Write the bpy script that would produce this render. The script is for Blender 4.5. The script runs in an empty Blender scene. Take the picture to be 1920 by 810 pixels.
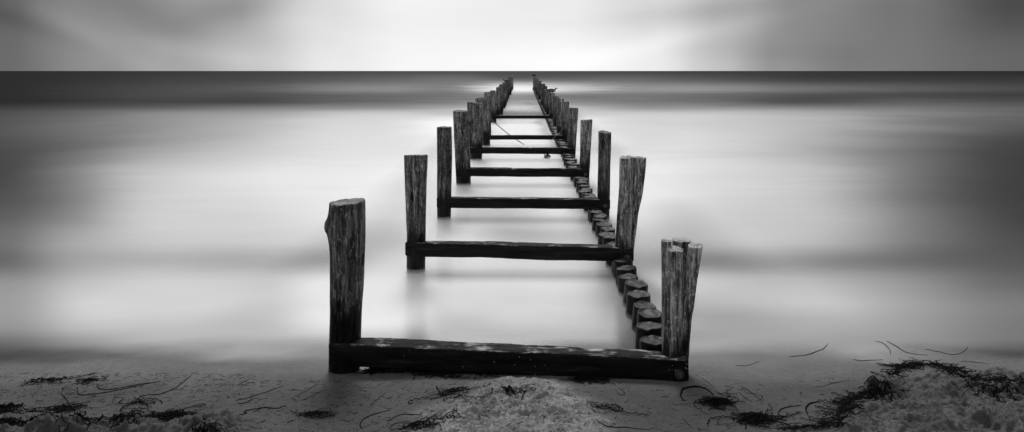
import bpy, math, random
import numpy as np
from mathutils import Vector

random.seed(7); rs = np.random.RandomState(11)
sc = bpy.context.scene
COL = sc.collection
H = 1.85            # eye height above the water
F = 1280.0          # focal length expressed in photograph pixels
VX, VY = 983.0, 133.0
R = math.radians

# ------------------------------------------------------------------ noise
_perm = rs.permutation(256); _perm = np.concatenate([_perm, _perm, _perm])
_grad = rs.normal(size=(256, 3)); _grad /= np.linalg.norm(_grad, axis=1)[:, None]
def pn(x, y, z=0.0):
    x, y, z = np.broadcast_arrays(np.asarray(x, float), np.asarray(y, float), np.asarray(z, float))
    xi = np.floor(x).astype(int); yi = np.floor(y).astype(int); zi = np.floor(z).astype(int)
    xf = x-xi; yf = y-yi; zf = z-zi
    u = xf*xf*xf*(xf*(xf*6-15)+10); v = yf*yf*yf*(yf*(yf*6-15)+10); w = zf*zf*zf*(zf*(zf*6-15)+10)
    def g(a, b, c):
        h = _perm[_perm[_perm[(xi+a) & 255]+((yi+b) & 255)]+((zi+c) & 255)]
        G = _grad[h]
        return G[..., 0]*(xf-a)+G[..., 1]*(yf-b)+G[..., 2]*(zf-c)
    l = lambda a, b, t: a+(b-a)*t
    return 1.6*l(l(l(g(0,0,0), g(1,0,0), u), l(g(0,1,0), g(1,1,0), u), v),
             l(l(g(0,0,1), g(1,0,1), u), l(g(0,1,1), g(1,1,1), u), v), w)
def fbm(x, y, z=0.0, o=4, lac=2.03, gain=.5):
    s = 0; a = 1; f = 1
    for i in range(o):
        s = s+a*pn(np.asarray(x)*f+i*17.3, np.asarray(y)*f+i*5.1, np.asarray(z)*f+i*9.7); a *= gain; f *= lac
    return s
def sst(a, b, x):
    t = np.clip((np.asarray(x, float)-a)/(b-a), 0, 1); return t*t*(3-2*t)

# ------------------------------------------------------------------ object helpers
def mesh_np(name, V, Fq, mat, parent=None, smooth=True, attrs=None, loc=(0, 0, 0)):
    V = np.asarray(V, np.float32)
    me = bpy.data.meshes.new(name)
    if isinstance(Fq, np.ndarray):
        n = len(Fq); k = Fq.shape[1]
        me.vertices.add(len(V)); me.vertices.foreach_set('co', V.ravel())
        me.loops.add(n*k); me.loops.foreach_set('vertex_index', Fq.astype(np.int32).ravel())
        me.polygons.add(n); me.polygons.foreach_set('loop_start', (np.arange(n)*k).astype(np.int32))
        me.update(calc_edges=True)
    else:
        me.from_pydata(V.tolist(), [], [tuple(int(i) for i in f) for f in Fq]); me.update()
    me.polygons.foreach_set('use_smooth', [smooth]*len(me.polygons))
    if attrs:
        for k_, a in attrs.items():
            at = me.attributes.new(k_, 'FLOAT', 'POINT'); at.data.foreach_set('value', np.asarray(a, np.float32).ravel())
    me.materials.append(mat)
    o = bpy.data.objects.new(name, me); COL.objects.link(o)
    o.location = loc
    if parent: o.parent = parent
    return o
def tag(o, label=None, cat=None, group=None, kind=None):
    if label: o['label'] = label
    if cat: o['category'] = cat
    if group: o['group'] = group
    if kind: o['kind'] = kind
    return o
def empty(name, loc):
    o = bpy.data.objects.new(name, None); COL.objects.link(o); o.location = loc; o.empty_display_size = .2
    return o
def grid_faces(nx, ny):
    i = np.arange(nx-1); j = np.arange(ny-1)
    I, J = np.meshgrid(i, j)
    a = (J*nx+I).ravel()
    return np.stack([a, a+1, a+1+nx, a+nx], 1)

class MB:                                            # collects tubes for one mesh
    def __init__(s): s.v = []; s.f = []; s.n = 0
    def add(s, V, Fc):
        V = np.asarray(V); s.v.append(V); s.f += [tuple(int(i)+s.n for i in f) for f in Fc]; s.n += len(V)
    def tube(s, P, r, k=5, caps=True):
        P = np.asarray(P, float); n = len(P)
        rr = np.full(n, r) if np.isscalar(r) else np.asarray(r, float)
        T = np.gradient(P, axis=0); T /= np.linalg.norm(T, axis=1)[:, None]+1e-9
        up = np.array([0, 0, 1.]) if abs(T[0, 2]) < .9 else np.array([1., 0, 0])
        V = []
        for i in range(n):
            a = np.cross(T[i], up); a /= np.linalg.norm(a)+1e-9; b = np.cross(T[i], a)
            for q in range(k):
                t = 2*math.pi*q/k
                V.append(P[i]+rr[i]*(math.cos(t)*a+math.sin(t)*b))
        Fc = []
        for i in range(n-1):
            for q in range(k):
                q2 = (q+1) % k
                Fc.append((i*k+q, i*k+q2, (i+1)*k+q2, (i+1)*k+q))
        if caps:
            Fc.append(tuple(range(k))); Fc.append(tuple(range((n-1)*k, n*k)))
        s.add(V, Fc)
    def build(s, name, mat, parent=None, loc=(0, 0, 0), smooth=True):
        return mesh_np(name, np.concatenate(s.v)-np.array(loc) if parent is None else np.concatenate(s.v), s.f, mat, parent, smooth, loc=loc)

# ------------------------------------------------------------------ materials
def newmat(name):
    m = bpy.data.materials.new(name); m.use_nodes = True; nt = m.node_tree; nt.nodes.clear()
    out = nt.nodes.new('ShaderNodeOutputMaterial')
    return m, nt, out
class NT:
    def __init__(s, nt): s.nt = nt
    def n(s, t, ins=None, **kw):
        d = s.nt.nodes.new('ShaderNode'+t)
        for k, v in kw.items(): setattr(d, k, v)
        for k, v in (ins or {}).items():
            if isinstance(v, bpy.types.NodeSocket): s.nt.links.new(v, d.inputs[k])
            else: d.inputs[k].default_value = v
        return d
    def m(s, op, a, b=0.0, c=None, clamp=False):
        ins = {0: a, 1: b}
        if c is not None: ins[2] = c
        return s.n('Math', ins, operation=op, use_clamp=clamp).outputs[0]
    def noise(s, vec, scale, detail=4, rough=.55, dist=0.0):
        return s.n('TexNoise', {'Vector': vec, 'Scale': scale, 'Detail': detail, 'Roughness': rough, 'Distortion': dist}).outputs['Fac']
    def mapv(s, vec, scale=(1, 1, 1), loc=(0, 0, 0), rot=(0, 0, 0)):
        return s.n('Mapping', {'Vector': vec, 'Scale': scale, 'Location': loc, 'Rotation': rot}).outputs[0]
    def ramp(s, fac, stops, interp='LINEAR'):
        r = s.n('ValToRGB', {0: fac}); cr = r.color_ramp; cr.interpolation = interp
        while len(cr.elements) > 1: cr.elements.remove(cr.elements[-1])
        cr.elements[0].position = stops[0][0]; v = stops[0][1]; cr.elements[0].color = (v, v, v, 1)
        for p, v in stops[1:]:
            e = cr.elements.new(p); e.color = (v, v, v, 1)
        return r.outputs[0]
    def rng(s, v, a, b, c=0.0, d=1.0, smooth=False):
        return s.n('MapRange', {0: v, 1: a, 2: b, 3: c, 4: d}, interpolation_type='SMOOTHSTEP' if smooth else 'LINEAR').outputs[0]
    def mix(s, f, a, b):
        return s.n('Mix', {0: f, 2: a, 3: b}, data_type='FLOAT').outputs[0]
    def link(s, a, b): s.nt.links.new(a, b)

def wood_mat(name, base=(.03, .34), wet_z=.30, wet_dark=.2, endgrain=True):
    m, nt, out = newmat(name); N = NT(nt)
    tc = N.n('TexCoord'); geo = N.n('NewGeometry')
    oi = N.n('ObjectInfo')
    off = N.n('CombineXYZ', {0: N.m('MULTIPLY', oi.outputs['Random'], 37.0), 1: N.m('MULTIPLY', oi.outputs['Random'], 91.0), 2: 0.0}).outputs[0]
    pos = N.n('VectorMath', {0: tc.outputs['Object'], 1: off}, operation='ADD').outputs[0]
    g1 = N.noise(N.mapv(pos, (24, 24, 2.6)), 1.0, 6, .68, .6)
    g2 = N.noise(N.mapv(pos, (62, 62, 9)), 1.0, 4, .7)
    g3 = N.noise(N.mapv(pos, (5, 5, 1.8)), 1.0, 4, .6)
    sp = N.noise(N.mapv(pos, (60, 60, 30)), 1.0, 3, .75)
    grain = N.m('ADD', N.m('MULTIPLY', g1, .55), N.m('MULTIPLY', g2, .45))
    col = N.ramp(grain, [(.34, base[0]*.3), (.44, base[0]*1.1), (.52, (base[0]+base[1])*.30), (.58, base[1]*.75), (.66, base[1]*1.5)])
    col = N.m('MULTIPLY', col, N.rng(g3, .3, .7, .5, 1.5))
    col = N.m('ADD', col, N.m('MULTIPLY', N.rng(sp, .55, .66, 0, 1), base[1]*.75))
    # long drying cracks
    cr = N.noise(N.mapv(pos, (34, 34, 1.0), (3, 7, 0)), 1.0, 3, .5)
    crk = N.rng(N.m('ABSOLUTE', N.m('SUBTRACT', cr, .5)), .0, .022, 0, 1, True)
    crk = N.m('MAXIMUM', crk, N.rng(g3, .45, .6, 0, 1))
    col = N.m('MULTIPLY', col, N.mix(crk, .18, 1.0))
    # each timber weathers to its own tone; soft rot pits and old knots break the grain
    col = N.m('MULTIPLY', col, N.rng(oi.outputs['Random'], 0, 1, .72, 1.25))
    kn = N.n('TexVoronoi', {'Vector': N.mapv(pos, (7, 7, 3.2)), 'Scale': 1.0, 'Randomness': 1.0}).outputs['Distance']
    col = N.m('MULTIPLY', col, N.rng(kn, .10, .20, .12, 1.0, True))
    # tide mark: dark and wet low down
    z = N.n('SeparateXYZ', {0: geo.outputs['Position']}).outputs[2]
    zz = N.m('ADD', z, N.m('MULTIPLY', N.m('SUBTRACT', g3, .5), .28))
    zz = N.m('ADD', zz, N.m('MULTIPLY', N.m('SUBTRACT', g1, .5), .35))
    wet = N.rng(zz, wet_z-.03, wet_z+.12, 1, 0, True)
    col = N.m('MULTIPLY', col, N.mix(wet, 1.0, wet_dark))
    damp = N.rng(zz, wet_z+.1, wet_z+.45, .6, 1.0)
    col = N.m('MULTIPLY', col, damp)
    nz = N.n('SeparateXYZ', {0: geo.outputs['True Normal']}).outputs[2]
    top = N.rng(nz, .75, .95, 0, 1)
    ringn = N.noise(N.mapv(pos, (14, 14, 0)), 1.0, 5, .6, 1.2)
    topc = N.ramp(ringn, [(.35, base[1]*.25), (.5, base[1]*.85), (.65, base[1]*1.35)])
    col = N.mix(top, N.m('MINIMUM', col, .62), N.m('MINIMUM', N.m('MULTIPLY', topc, .62), .42))
    hgt = N.m('ADD', N.m('MULTIPLY', grain, .9), N.m('MULTIPLY', crk, .5))
    bmp = N.n('Bump', {'Height': hgt, 'Strength': 1.0, 'Distance': .02})
    p = N.n('BsdfPrincipled', {'Base Color': N.n('CombineColor', {0: col, 1: col, 2: col}).outputs[0],
        'Roughness': N.mix(wet, .85, .48), 'Normal': bmp.outputs[0], 'Specular IOR Level': N.mix(wet, .25, .22)})
    N.link(p.outputs[0], out.inputs[0]); return m

def beam_mat(name):
    m, nt, out = newmat(name); N = NT(nt)
    tc = N.n('TexCoord'); geo = N.n('NewGeometry'); oi = N.n('ObjectInfo')
    off = N.n('CombineXYZ', {0: N.m('MULTIPLY', oi.outputs['Random'], 53.0), 1: 0.0, 2: N.m('MULTIPLY', oi.outputs['Random'], 17.0)}).outputs[0]
    pos = N.n('VectorMath', {0: tc.outputs['Object'], 1: off}, operation='ADD').outputs[0]
    g1 = N.noise(N.mapv(pos, (2.0, 30, 30)), 1.0, 6, .65, .4)
    g2 = N.noise(N.mapv(pos, (9, 70, 70)), 1.0, 4, .7)
    g3 = N.noise(N.mapv(pos, (5, 9, 9), (4, 2, 1)), 1.0, 5, .65, .5)
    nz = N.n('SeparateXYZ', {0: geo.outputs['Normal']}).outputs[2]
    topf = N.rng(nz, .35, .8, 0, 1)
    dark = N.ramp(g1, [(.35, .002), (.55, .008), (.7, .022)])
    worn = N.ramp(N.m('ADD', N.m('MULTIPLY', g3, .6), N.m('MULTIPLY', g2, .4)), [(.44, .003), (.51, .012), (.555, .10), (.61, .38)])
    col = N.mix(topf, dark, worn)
    # barnacle and lime specks
    vo = N.n('TexVoronoi', {'Vector': pos, 'Scale': 38.0, 'Randomness': 1.0})
    speck = N.rng(vo.outputs['Distance'], .07, .16, 1, 0)
    cl = N.noise(N.mapv(pos, (3, 3, 3), (9, 1, 3)), 1.0, 3, .6)
    col = N.m('ADD', col, N.m('MULTIPLY', N.m('MULTIPLY', speck, N.rng(cl, .54, .66, 0, 1)), .35))
    hgt = N.m('ADD', N.m('MULTIPLY', g1, .7), N.m('MULTIPLY', g3, .8))
    bmp = N.n('Bump', {'Height': hgt, 'Strength': .8, 'Distance': .012})
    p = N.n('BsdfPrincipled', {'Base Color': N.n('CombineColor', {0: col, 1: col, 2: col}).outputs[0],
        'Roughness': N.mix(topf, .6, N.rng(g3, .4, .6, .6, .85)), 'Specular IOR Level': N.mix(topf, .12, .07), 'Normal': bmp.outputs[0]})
    N.link(p.outputs[0], out.inputs[0]); return m

def stump_mat(name):
    m, nt, out = newmat(name); N = NT(nt)
    tc = N.n('TexCoord'); geo = N.n('NewGeometry'); oi = N.n('ObjectInfo')
    off = N.n('CombineXYZ', {0: 0.0, 1: 0.0, 2: N.m('MULTIPLY', oi.outputs['Random'], 61.0)}).outputs[0]
    pos = N.n('VectorMath', {0: tc.outputs['Object'], 1: off}, operation='ADD').outputs[0]
    nz = N.n('SeparateXYZ', {0: geo.outputs['Normal']}).outputs[2]
    topf = N.rng(nz, .6, .9, 0, 1)
    g1 = N.noise(N.mapv(pos, (30, 30, 3)), 1.0, 5, .65)
    sx = N.n('SeparateXYZ', {0: tc.outputs['Object']})
    rad = N.m('SQRT', N.m('ADD', N.m('POWER', sx.outputs[0], 2.0), N.m('POWER', sx.outputs[1], 2.0)))
    nn = N.noise(N.mapv(pos, (18, 18, 18)), 1.0, 4, .6)
    rings = N.m('SINE', N.m('ADD', N.m('MULTIPLY', rad, 420.0), N.m('MULTIPLY', nn, 9.0)))
    topc = N.m('MULTIPLY', N.rng(rings, -1, 1, .5, 1.1), N.ramp(nn, [(.36, .002), (.5, .011), (.64, .042)]))
    col = N.mix(topf, N.ramp(g1, [(.35, .002), (.6, .008), (.75, .03)]), topc)
    hgt = N.m('ADD', N.m('MULTIPLY', g1, .8), N.m('MULTIPLY', nn, .5))
    bmp = N.n('Bump', {'Height': hgt, 'Strength': .6, 'Distance': .008})
    p = N.n('BsdfPrincipled', {'Base Color': N.n('CombineColor', {0: col, 1: col, 2: col}).outputs[0],
        'Roughness': N.mix(topf, .42, .5), 'Specular IOR Level': N.mix(topf, .14, .25), 'Normal': bmp.outputs[0]})
    N.link(p.outputs[0], out.inputs[0]); return m

def plain_mat(name, v, rough=.6, var=.5, scale=25.0, spec=.4, bump=.3):
    m, nt, out = newmat(name); N = NT(nt); tc = N.n('TexCoord')
    n_ = N.noise(tc.outputs['Object'], scale, 4, .6)
    col = N.rng(n_, .3, .7, v*(1-var), v*(1+var))
    bmp = N.n('Bump', {'Height': n_, 'Strength': bump, 'Distance': .01})
    p = N.n('BsdfPrincipled', {'Base Color': N.n('CombineColor', {0: col, 1: col, 2: col}).outputs[0],
        'Roughness': rough, 'Specular IOR Level': spec, 'Normal': bmp.outputs[0]})
    N.link(p.outputs[0], out.inputs[0]); return m

M_post = wood_mat('weathered_post_wood', (.03, .34), .34, .05)
M_post_low = wood_mat('weathered_split_post_wood', (.08, .85), .22, .08)
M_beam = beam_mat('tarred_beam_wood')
M_stump = stump_mat('wet_stump_wood')
M_bolt = plain_mat('rusted_iron', .05, .55, .7, 90)
M_weed = plain_mat('drifted_seaweed', .0025, .8, .8, 40, .08)
M_weedp = plain_mat('half_dry_seaweed', .012, .7, .8, 40, .2)
M_rope = plain_mat('old_rope', .10, .8, .4, 120)
M_bird = plain_mat('dark_plumage', .02, .6, .5, 20)
M_gull = plain_mat('grey_plumage', .10, .6, .8, 9)

# sand
def sand_mat():
    m, nt, out = newmat('beach_sand'); N = NT(nt); geo = N.n('NewGeometry'); pos = geo.outputs['Position']
    dry = N.n('Attribute', attribute_name='dry').outputs['Fac']
    wetf = N.n('Attribute', attribute_name='wet').outputs['Fac']
    n1 = N.noise(pos, 2.2, 4, .6); n2 = N.noise(pos, 150.0, 3, .8); n3 = N.noise(pos, 34.0, 4, .75)
    vor = N.n('TexVoronoi', {'Vector': pos, 'Scale': 90.0}).outputs['Distance']
    base = N.mix(dry, .060, .28)
    col = N.m('MULTIPLY', base, N.rng(n1, .3, .7, .8, 1.2))
    col = N.m('MULTIPLY', col, N.mix(dry, N.rng(n2, .3, .7, .62, 1.38), N.rng(n2, .3, .7, .5, 1.5)))
    col = N.m('MULTIPLY', col, N.rng(n3, .35, .65, N.mix(dry, .8, .7), N.mix(dry, 1.2, 1.3)))
    dk = N.rng(N.noise(pos, 130.0, 2, .6), .70, .75, 1.0, .35)
    col = N.m('MULTIPLY', col, dk)
    col = N.m('MULTIPLY', col, N.mix(wetf, 1.0, 1.55))
    hgt = N.m('ADD', N.m('MULTIPLY', n2, .25), N.m('ADD', N.m('MULTIPLY', n3, N.mix(dry, .25, 1.0)), N.m('MULTIPLY', vor, N.mix(dry, 0.0, .35))))
    bmp = N.n('Bump', {'Height': hgt, 'Strength': N.mix(wetf, N.mix(dry, .55, 1.0), .12), 'Distance': .012})
    p = N.n('BsdfPrincipled', {'Base Color': N.n('CombineColor', {0: col, 1: col, 2: col}).outputs[0],
        'Roughness': N.mix(wetf, N.mix(dry, .75, .9), .6), 'Specular IOR Level': N.mix(wetf, .1, .2), 'Normal': bmp.outputs[0]})
    N.link(p.outputs[0], out.inputs[0]); return m
def water_mat():
    m, nt, out = newmat('milky_sea_water'); N = NT(nt); geo = N.n('NewGeometry'); pos = geo.outputs['Position']
    foam_shade = N.n('Attribute', attribute_name='foam_shade').outputs['Fac']
    al = N.n('Attribute', attribute_name='veil').outputs['Fac']
    calm = N.n('Attribute', attribute_name='calm').outputs['Fac']
    s1 = N.noise(N.mapv(pos, (.16, .30, 1), rot=(0, 0, .35)), 1.0, 4, .5, .6)
    s2 = N.noise(N.mapv(pos, (.6, 1.9, 1)), 1.0, 4, .6)
    s = N.m('ADD', N.m('MULTIPLY', s1, .7), N.m('MULTIPLY', s2, .3))
    f = N.m('MULTIPLY', foam_shade, N.rng(s, .3, .7, .88, 1.12))
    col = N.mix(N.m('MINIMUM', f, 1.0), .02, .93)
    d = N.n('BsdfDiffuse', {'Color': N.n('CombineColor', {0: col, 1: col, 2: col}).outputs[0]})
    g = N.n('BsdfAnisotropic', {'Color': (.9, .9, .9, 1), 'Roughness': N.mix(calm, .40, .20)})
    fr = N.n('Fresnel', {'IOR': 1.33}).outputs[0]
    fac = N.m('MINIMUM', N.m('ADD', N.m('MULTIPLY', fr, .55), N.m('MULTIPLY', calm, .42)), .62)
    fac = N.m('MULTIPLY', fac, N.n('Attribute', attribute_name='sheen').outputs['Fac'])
    mx = N.n('MixShader', {0: fac}); N.link(d.outputs[0], mx.inputs[1]); N.link(g.outputs[0], mx.inputs[2])
    tr = N.n('BsdfTransparent'); ax = N.n('MixShader', {0: al}); N.link(tr.outputs[0], ax.inputs[1]); N.link(mx.outputs[0], ax.inputs[2])
    N.link(ax.outputs[0], out.inputs[0]); return m

# ------------------------------------------------------------------ beach height field
PRINTS = [(-.168, 3.60, .072), (-.055, 3.53, .06), (.05, 3.53, .062), (-.19, 3.40, .075), (.10, 3.63, .05), (.02, 3.40, .055), (.17, 3.42, .055), (-.02, 3.78, .05)]
DENTS = []
_r = random.Random(5)
for i in range(34):
    DENTS.append((_r.uniform(1.75, 3.3), _r.uniform(3.0, 3.92), _r.uniform(.035, .085), _r.uniform(.012, .028), _r.uniform(0, 3)))
DENTS.append((2.20, 3.88, .115, .035, 0.0))
for i in range(26):
    DENTS.append((_r.uniform(-3.2, -1.5), _r.uniform(3.0, 3.62), _r.uniform(.04, .10), _r.uniform(.012, .026), _r.uniform(0, 3)))
for i in range(12):
    DENTS.append((_r.uniform(-.35, .35), _r.uniform(3.1, 3.85), _r.uniform(.02, .04), _r.uniform(.008, .014), _r.uniform(0, 3)))
def masks(x, y):
    n = fbm(x*2.2, y*2.2, 3.3, 3)*.12
    n2 = fbm(x*7, y*7, 1.3, 3)*.035
    c = sst(.62, .34, np.sqrt(((x+.04)/.92)**2+((y-3.42)/1.12)**2)+n*.6+n2)
    edge = 1.52+(y-3.3)*.68+np.where(y > 3.93, (y-3.93)*9, 0)
    r = sst(-.06, .10, x-edge+n*.7+n2)
    l = sst(.12, -.16, (y-3.46)+(x+2.1)*.10+n*1.1+n2)*sst(-1.28, -1.6, x+n)
    return c, r, l
def hgt(x, y):
    x = np.asarray(x, float); y = np.asarray(y, float)
    base = -.004+(4.35-y)*.104
    base = np.where(y > 4.35, -.004-(y-4.35)*.085, base)
    base = np.where(y > 12, -.004-7.65*.085-(y-12)*.01, base)
    base = np.maximum(base, -2.5)
    base = np.where(y < 3, -.004+1.35*.104+(3-y)*.03, base)
    near = sst(9, 5, y)*sst(-60, -5, -np.abs(x))
    base = base+near*fbm(x*.7, y*1.1, .5, 3)*.014
    c, r, l = masks(x, y)
    amp = c*.85+r+l*1.25
    fine = sst(5.2, 4.6, y)*sst(6, 4.4, np.abs(x))
    rn = fbm(x*4.2, y*5.5, 7.7, 4)
    ridg = 1-np.abs(fbm(x*9, y*13, 2.2, 3))
    clump = fbm(x*38, y*38, 4.4, 3)
    z = base+(c*.020+r*.045+l*.036)
    z = z+amp*fine*(rn*.034+(ridg-.6)*.034+np.clip(clump, -.3, 1)*.015+.005*fbm(x*75, y*75, 6.4, 2))
    z = z+fine*fbm(x*1.6, y*2.6, 9.1, 3)*.006+fine*fbm(x*24, y*24, 8.8, 2)*.0006
    for (px, py, rr, dp, a) in DENTS:
        d = np.hypot((x-px), (y-py)*1.15)/rr
        z = z-amp*dp*(np.exp(-d**2*1.2)-.45*np.exp(-((d-1.5)/.35)**2))
    for (px, py, rr) in PRINTS:
        d = np.hypot(x-px, y-py)/rr
        w = sst(1.25, 1.0, d)
        z = z-w*.012-np.where(d < 1.1, .0075*np.cos(d*15), 0)*w+.012*np.exp(-((d-1.2)/.14)**2)
    # scour hollows round the first frame
    z = z-.012*np.exp(-(((x+1.05)/.2)**2+((y-4.25)/.12)**2))-.012*np.exp(-(((x-.93)/.2)**2+((y-4.15)/.12)**2))
    return z
def axis(dense, step, far_lo, far_hi, g=1.16):
    a = list(np.arange(dense[0], dense[1]+step*.5, step))
    s = step; v = a[-1]
    while v < far_hi: s *= g; v += s; a.append(v)
    s = step; v = a[0]; pre = []
    while v > far_lo: s *= g; v -= s; pre.append(v)
    return np.array(pre[::-1]+a)
gx = axis((-3.3, 3.3), .0072, -30000, 30000)
gy = axis((3.05, 4.5), .0072, -60, 30000)
X, Y = np.meshgrid(gx, gy)
Z = hgt(X, Y)
c_, r_, l_ = masks(X, Y)
dry = np.clip(c_*(.60+.35*fbm(X*6, Y*8, 3, 3))+r_*(.05+.15*fbm(X*6, Y*8, 5, 3))+l_*(.02+.1*fbm(X*6, Y*8, 8, 3)), 0, 1)*sst(4.6, 4.0, Y)
nn_ = fbm(X*1.3, Y*2.5, 1.1, 3)*.3
wet = np.clip(sst(3.72, 4.30, Y+nn_*.4)+.0, 0, 1)
sand = mesh_np('beach_sand', np.stack([X, Y, Z], -1).reshape(-1, 3), grid_faces(len(gx), len(gy)), sand_mat(), attrs={'dry': dry, 'wet': wet})
tag(sand, 'wet grey sand sloping under the sea', kind='structure')

def hq(x, y):
    """quick height lookup on the beach grid"""
    if not (gx[0] < x < gx[-1] and gy[0] < y < gy[-1]): return float(hgt(x, y))
    i = int(np.searchsorted(gx, x))-1; j = int(np.searchsorted(gy, y))-1
    u = (x-gx[i])/(gx[i+1]-gx[i]); v = (y-gy[j])/(gy[j+1]-gy[j])
    return float((Z[j, i]*(1-u)+Z[j, i+1]*u)*(1-v)+(Z[j+1, i]*(1-u)+Z[j+1, i+1]*u)*v)
def ground(px, py, lift=0.0):
    """where the line of sight through a photograph position meets the beach"""
    z = .05
    for _ in range(12):
        y = F*(H-z)/(py-VY); x = (px-VX)/F*y; z = hq(x, y)
    return x, y, max(z, .0)+lift

# ------------------------------------------------------------------ water
wx = np.concatenate([-np.geomspace(30000, 12.2, 90), np.arange(-12, 12.01, .1), np.geomspace(12.2, 30000, 90)])
wy = np.concatenate([np.arange(3.9, 7, .04), np.arange(7, 16, .1), np.geomspace(16, 30000, 260)])
WX, WY = np.meshgrid(wx, wy)
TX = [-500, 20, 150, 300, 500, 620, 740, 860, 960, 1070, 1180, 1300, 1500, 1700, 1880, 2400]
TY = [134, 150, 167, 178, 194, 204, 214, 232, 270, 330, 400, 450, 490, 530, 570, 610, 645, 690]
TAB = [[0, 0, 0, 0, 0, 0, 0, 0, 0, 0, 0, 0, 0, 0, 0, 0],[0, 0, 0.005, 0.015, 0.02, 0.05, 0.079, 0.114, 0.111, 0.107, 0.103, 0.07, 0.024, 0.023, 0.019, 0.019],[0, 0, 0.015, 0.035, 0.069, 0.173, 0.21, 0.222, 0.945, 0.587, 0.281, 0.268, 0.138, 0.087, 0.053, 0.011],[0, 0, 0.015, 0.037, 0.034, 0.069, 0.1, 0.131, 0.284, 0.171, 0.15, 0.124, 0.056, 0.044, 0.029, 0.027],[0, 0, 0.008, 0.017, 0.012, 0.063, 0.091, 0.178, 0.354, 0.245, 0.153, 0.138, 0.052, 0.097, 0.065, 0.065],[0, 0, 0, 0, 0, 0, 0.023, 0.185, 0.719, 0.367, 0.139, 0.18, 0.163, 0.143, 0.093, 0.093],[0, 0, 0, 0.058, 0, 0.116, 0.115, 0.06, 0.156, 0.239, 0.316, 0.37, 0.323, 0.179, 0.085, 0.085],[0, 0, 0, 0.012, 0.011, 0.104, 0.083, 0.72, 1, 0.839, 0.316, 0.389, 0.369, 0.135, 0.056, 0.056],[0, 0, 0.05, 0.172, 0.336, 0.405, 0.34, 1, 1, 1, 0.525, 0.617, 0.356, 0.087, 0, 0],[0.003, 0.003, 0.161, 0.647, 0.905, 0.778, 0.779, 1, 1, 1, 1, 0.78, 0.627, 0.108, 0, 0],[0.055, 0.055, 0.201, 0.701, 0.718, 0.784, 0.813, 0.864, 0.676, 1, 1, 0.58, 0.547, 0.102, 0, 0],[0.12, 0.12, 0.391, 0.635, 0.549, 0.558, 0.624, 0.999, 0.695, 0.778, 0.711, 0.537, 0.464, 0.128, 0.028, 0.028],[0.092, 0.092, 0.365, 0.41, 0.177, 0.283, 0.817, 0.95, 0.882, 0.83, 0.48, 0.227, 0.075, 0.041, 0.042, 0.042],[0.266, 0.281, 0.579, 0.72, 0.61, 1, 1, 1, 1, 1, 0.68, 0.76, 0.438, 0.238, 0.101, 0.09],[0.273, 0.346, 0.746, 0.737, 0.716, 1, 1, 0.938, 0.894, 0.882, 0.59, 0.63, 0.646, 0.336, 0.174, 0.12],[0.247, 0.297, 0.553, 0.533, 0.554, 0.968, 1, 0.638, 0.725, 0.664, 0.459, 0.352, 0.429, 0.282, 0.161, 0.11],[0.053, 0.093, 0.219, 0.387, 0.339, 0.249, 0.236, 0.222, 0.207, 0.196, 0.181, 0.198, 0.235, 0.279, 0.132, 0.07],[0, 0, 0, 0.215, 0.539, 0.516, 0.49, 0.466, 0.44, 0.414, 0.389, 0.364, 0.203, 1, 0, 0]]  # albedo by screen row and column, vignette and shade baked in
def knot_weights(k, v):
    """rows of cubic (Hermite) interpolation weights for values v over knots k"""
    k = np.array(k, float); n = len(k); v = np.clip(v, k[0], k[-1]-1e-6)
    i = np.clip(np.searchsorted(k, v, side='right')-1, 0, n-2); h = k[i+1]-k[i]; t = (v-k[i])/h
    W = np.zeros((len(v), n)); r = np.arange(len(v))
    h00 = 2*t**3-3*t**2+1; h10 = (t**3-2*t**2+t)*h; h01 = 1-h00; h11 = (t**3-t**2)*h
    W[r, i] += h00; W[r, i+1] += h01
    for hh, q in ((h10, i), (h11, i+1)):
        a = np.maximum(q-1, 0); b = np.minimum(q+1, n-1); d = k[b]-k[a]
        W[r, b] += .85*hh/d; W[r, a] -= .85*hh/d
    return W
def foam_shade_map(x, y):
    # foamy patches plus vignette and shade painted as albedo per station, blended with noise
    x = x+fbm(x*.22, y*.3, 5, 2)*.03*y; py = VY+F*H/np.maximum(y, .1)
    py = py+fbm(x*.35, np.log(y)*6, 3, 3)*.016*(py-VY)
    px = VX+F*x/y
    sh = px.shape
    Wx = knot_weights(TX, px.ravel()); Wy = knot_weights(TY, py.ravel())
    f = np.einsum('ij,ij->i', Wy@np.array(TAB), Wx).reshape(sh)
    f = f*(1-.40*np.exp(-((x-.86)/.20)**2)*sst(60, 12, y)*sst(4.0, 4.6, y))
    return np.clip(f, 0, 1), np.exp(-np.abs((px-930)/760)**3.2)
foam_shade, side_vignette = foam_shade_map(WX, WY)
depth = -hgt(WX, WY)
veil = sst(-.002, .040, depth)
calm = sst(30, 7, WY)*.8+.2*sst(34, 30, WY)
# reflection cut towards the view's sides, darkening the water like a vignette
sheen = (.05+.95*sst(42, 22, WY))*(.12+.88*side_vignette)
M_water = water_mat()
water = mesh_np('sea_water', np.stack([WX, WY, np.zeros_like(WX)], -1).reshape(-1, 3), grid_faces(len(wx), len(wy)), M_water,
                attrs={'foam_shade': foam_shade, 'veil': veil, 'calm': calm, 'sheen': sheen})
tag(water, 'smooth milky sea running out to the horizon', kind='structure')

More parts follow.
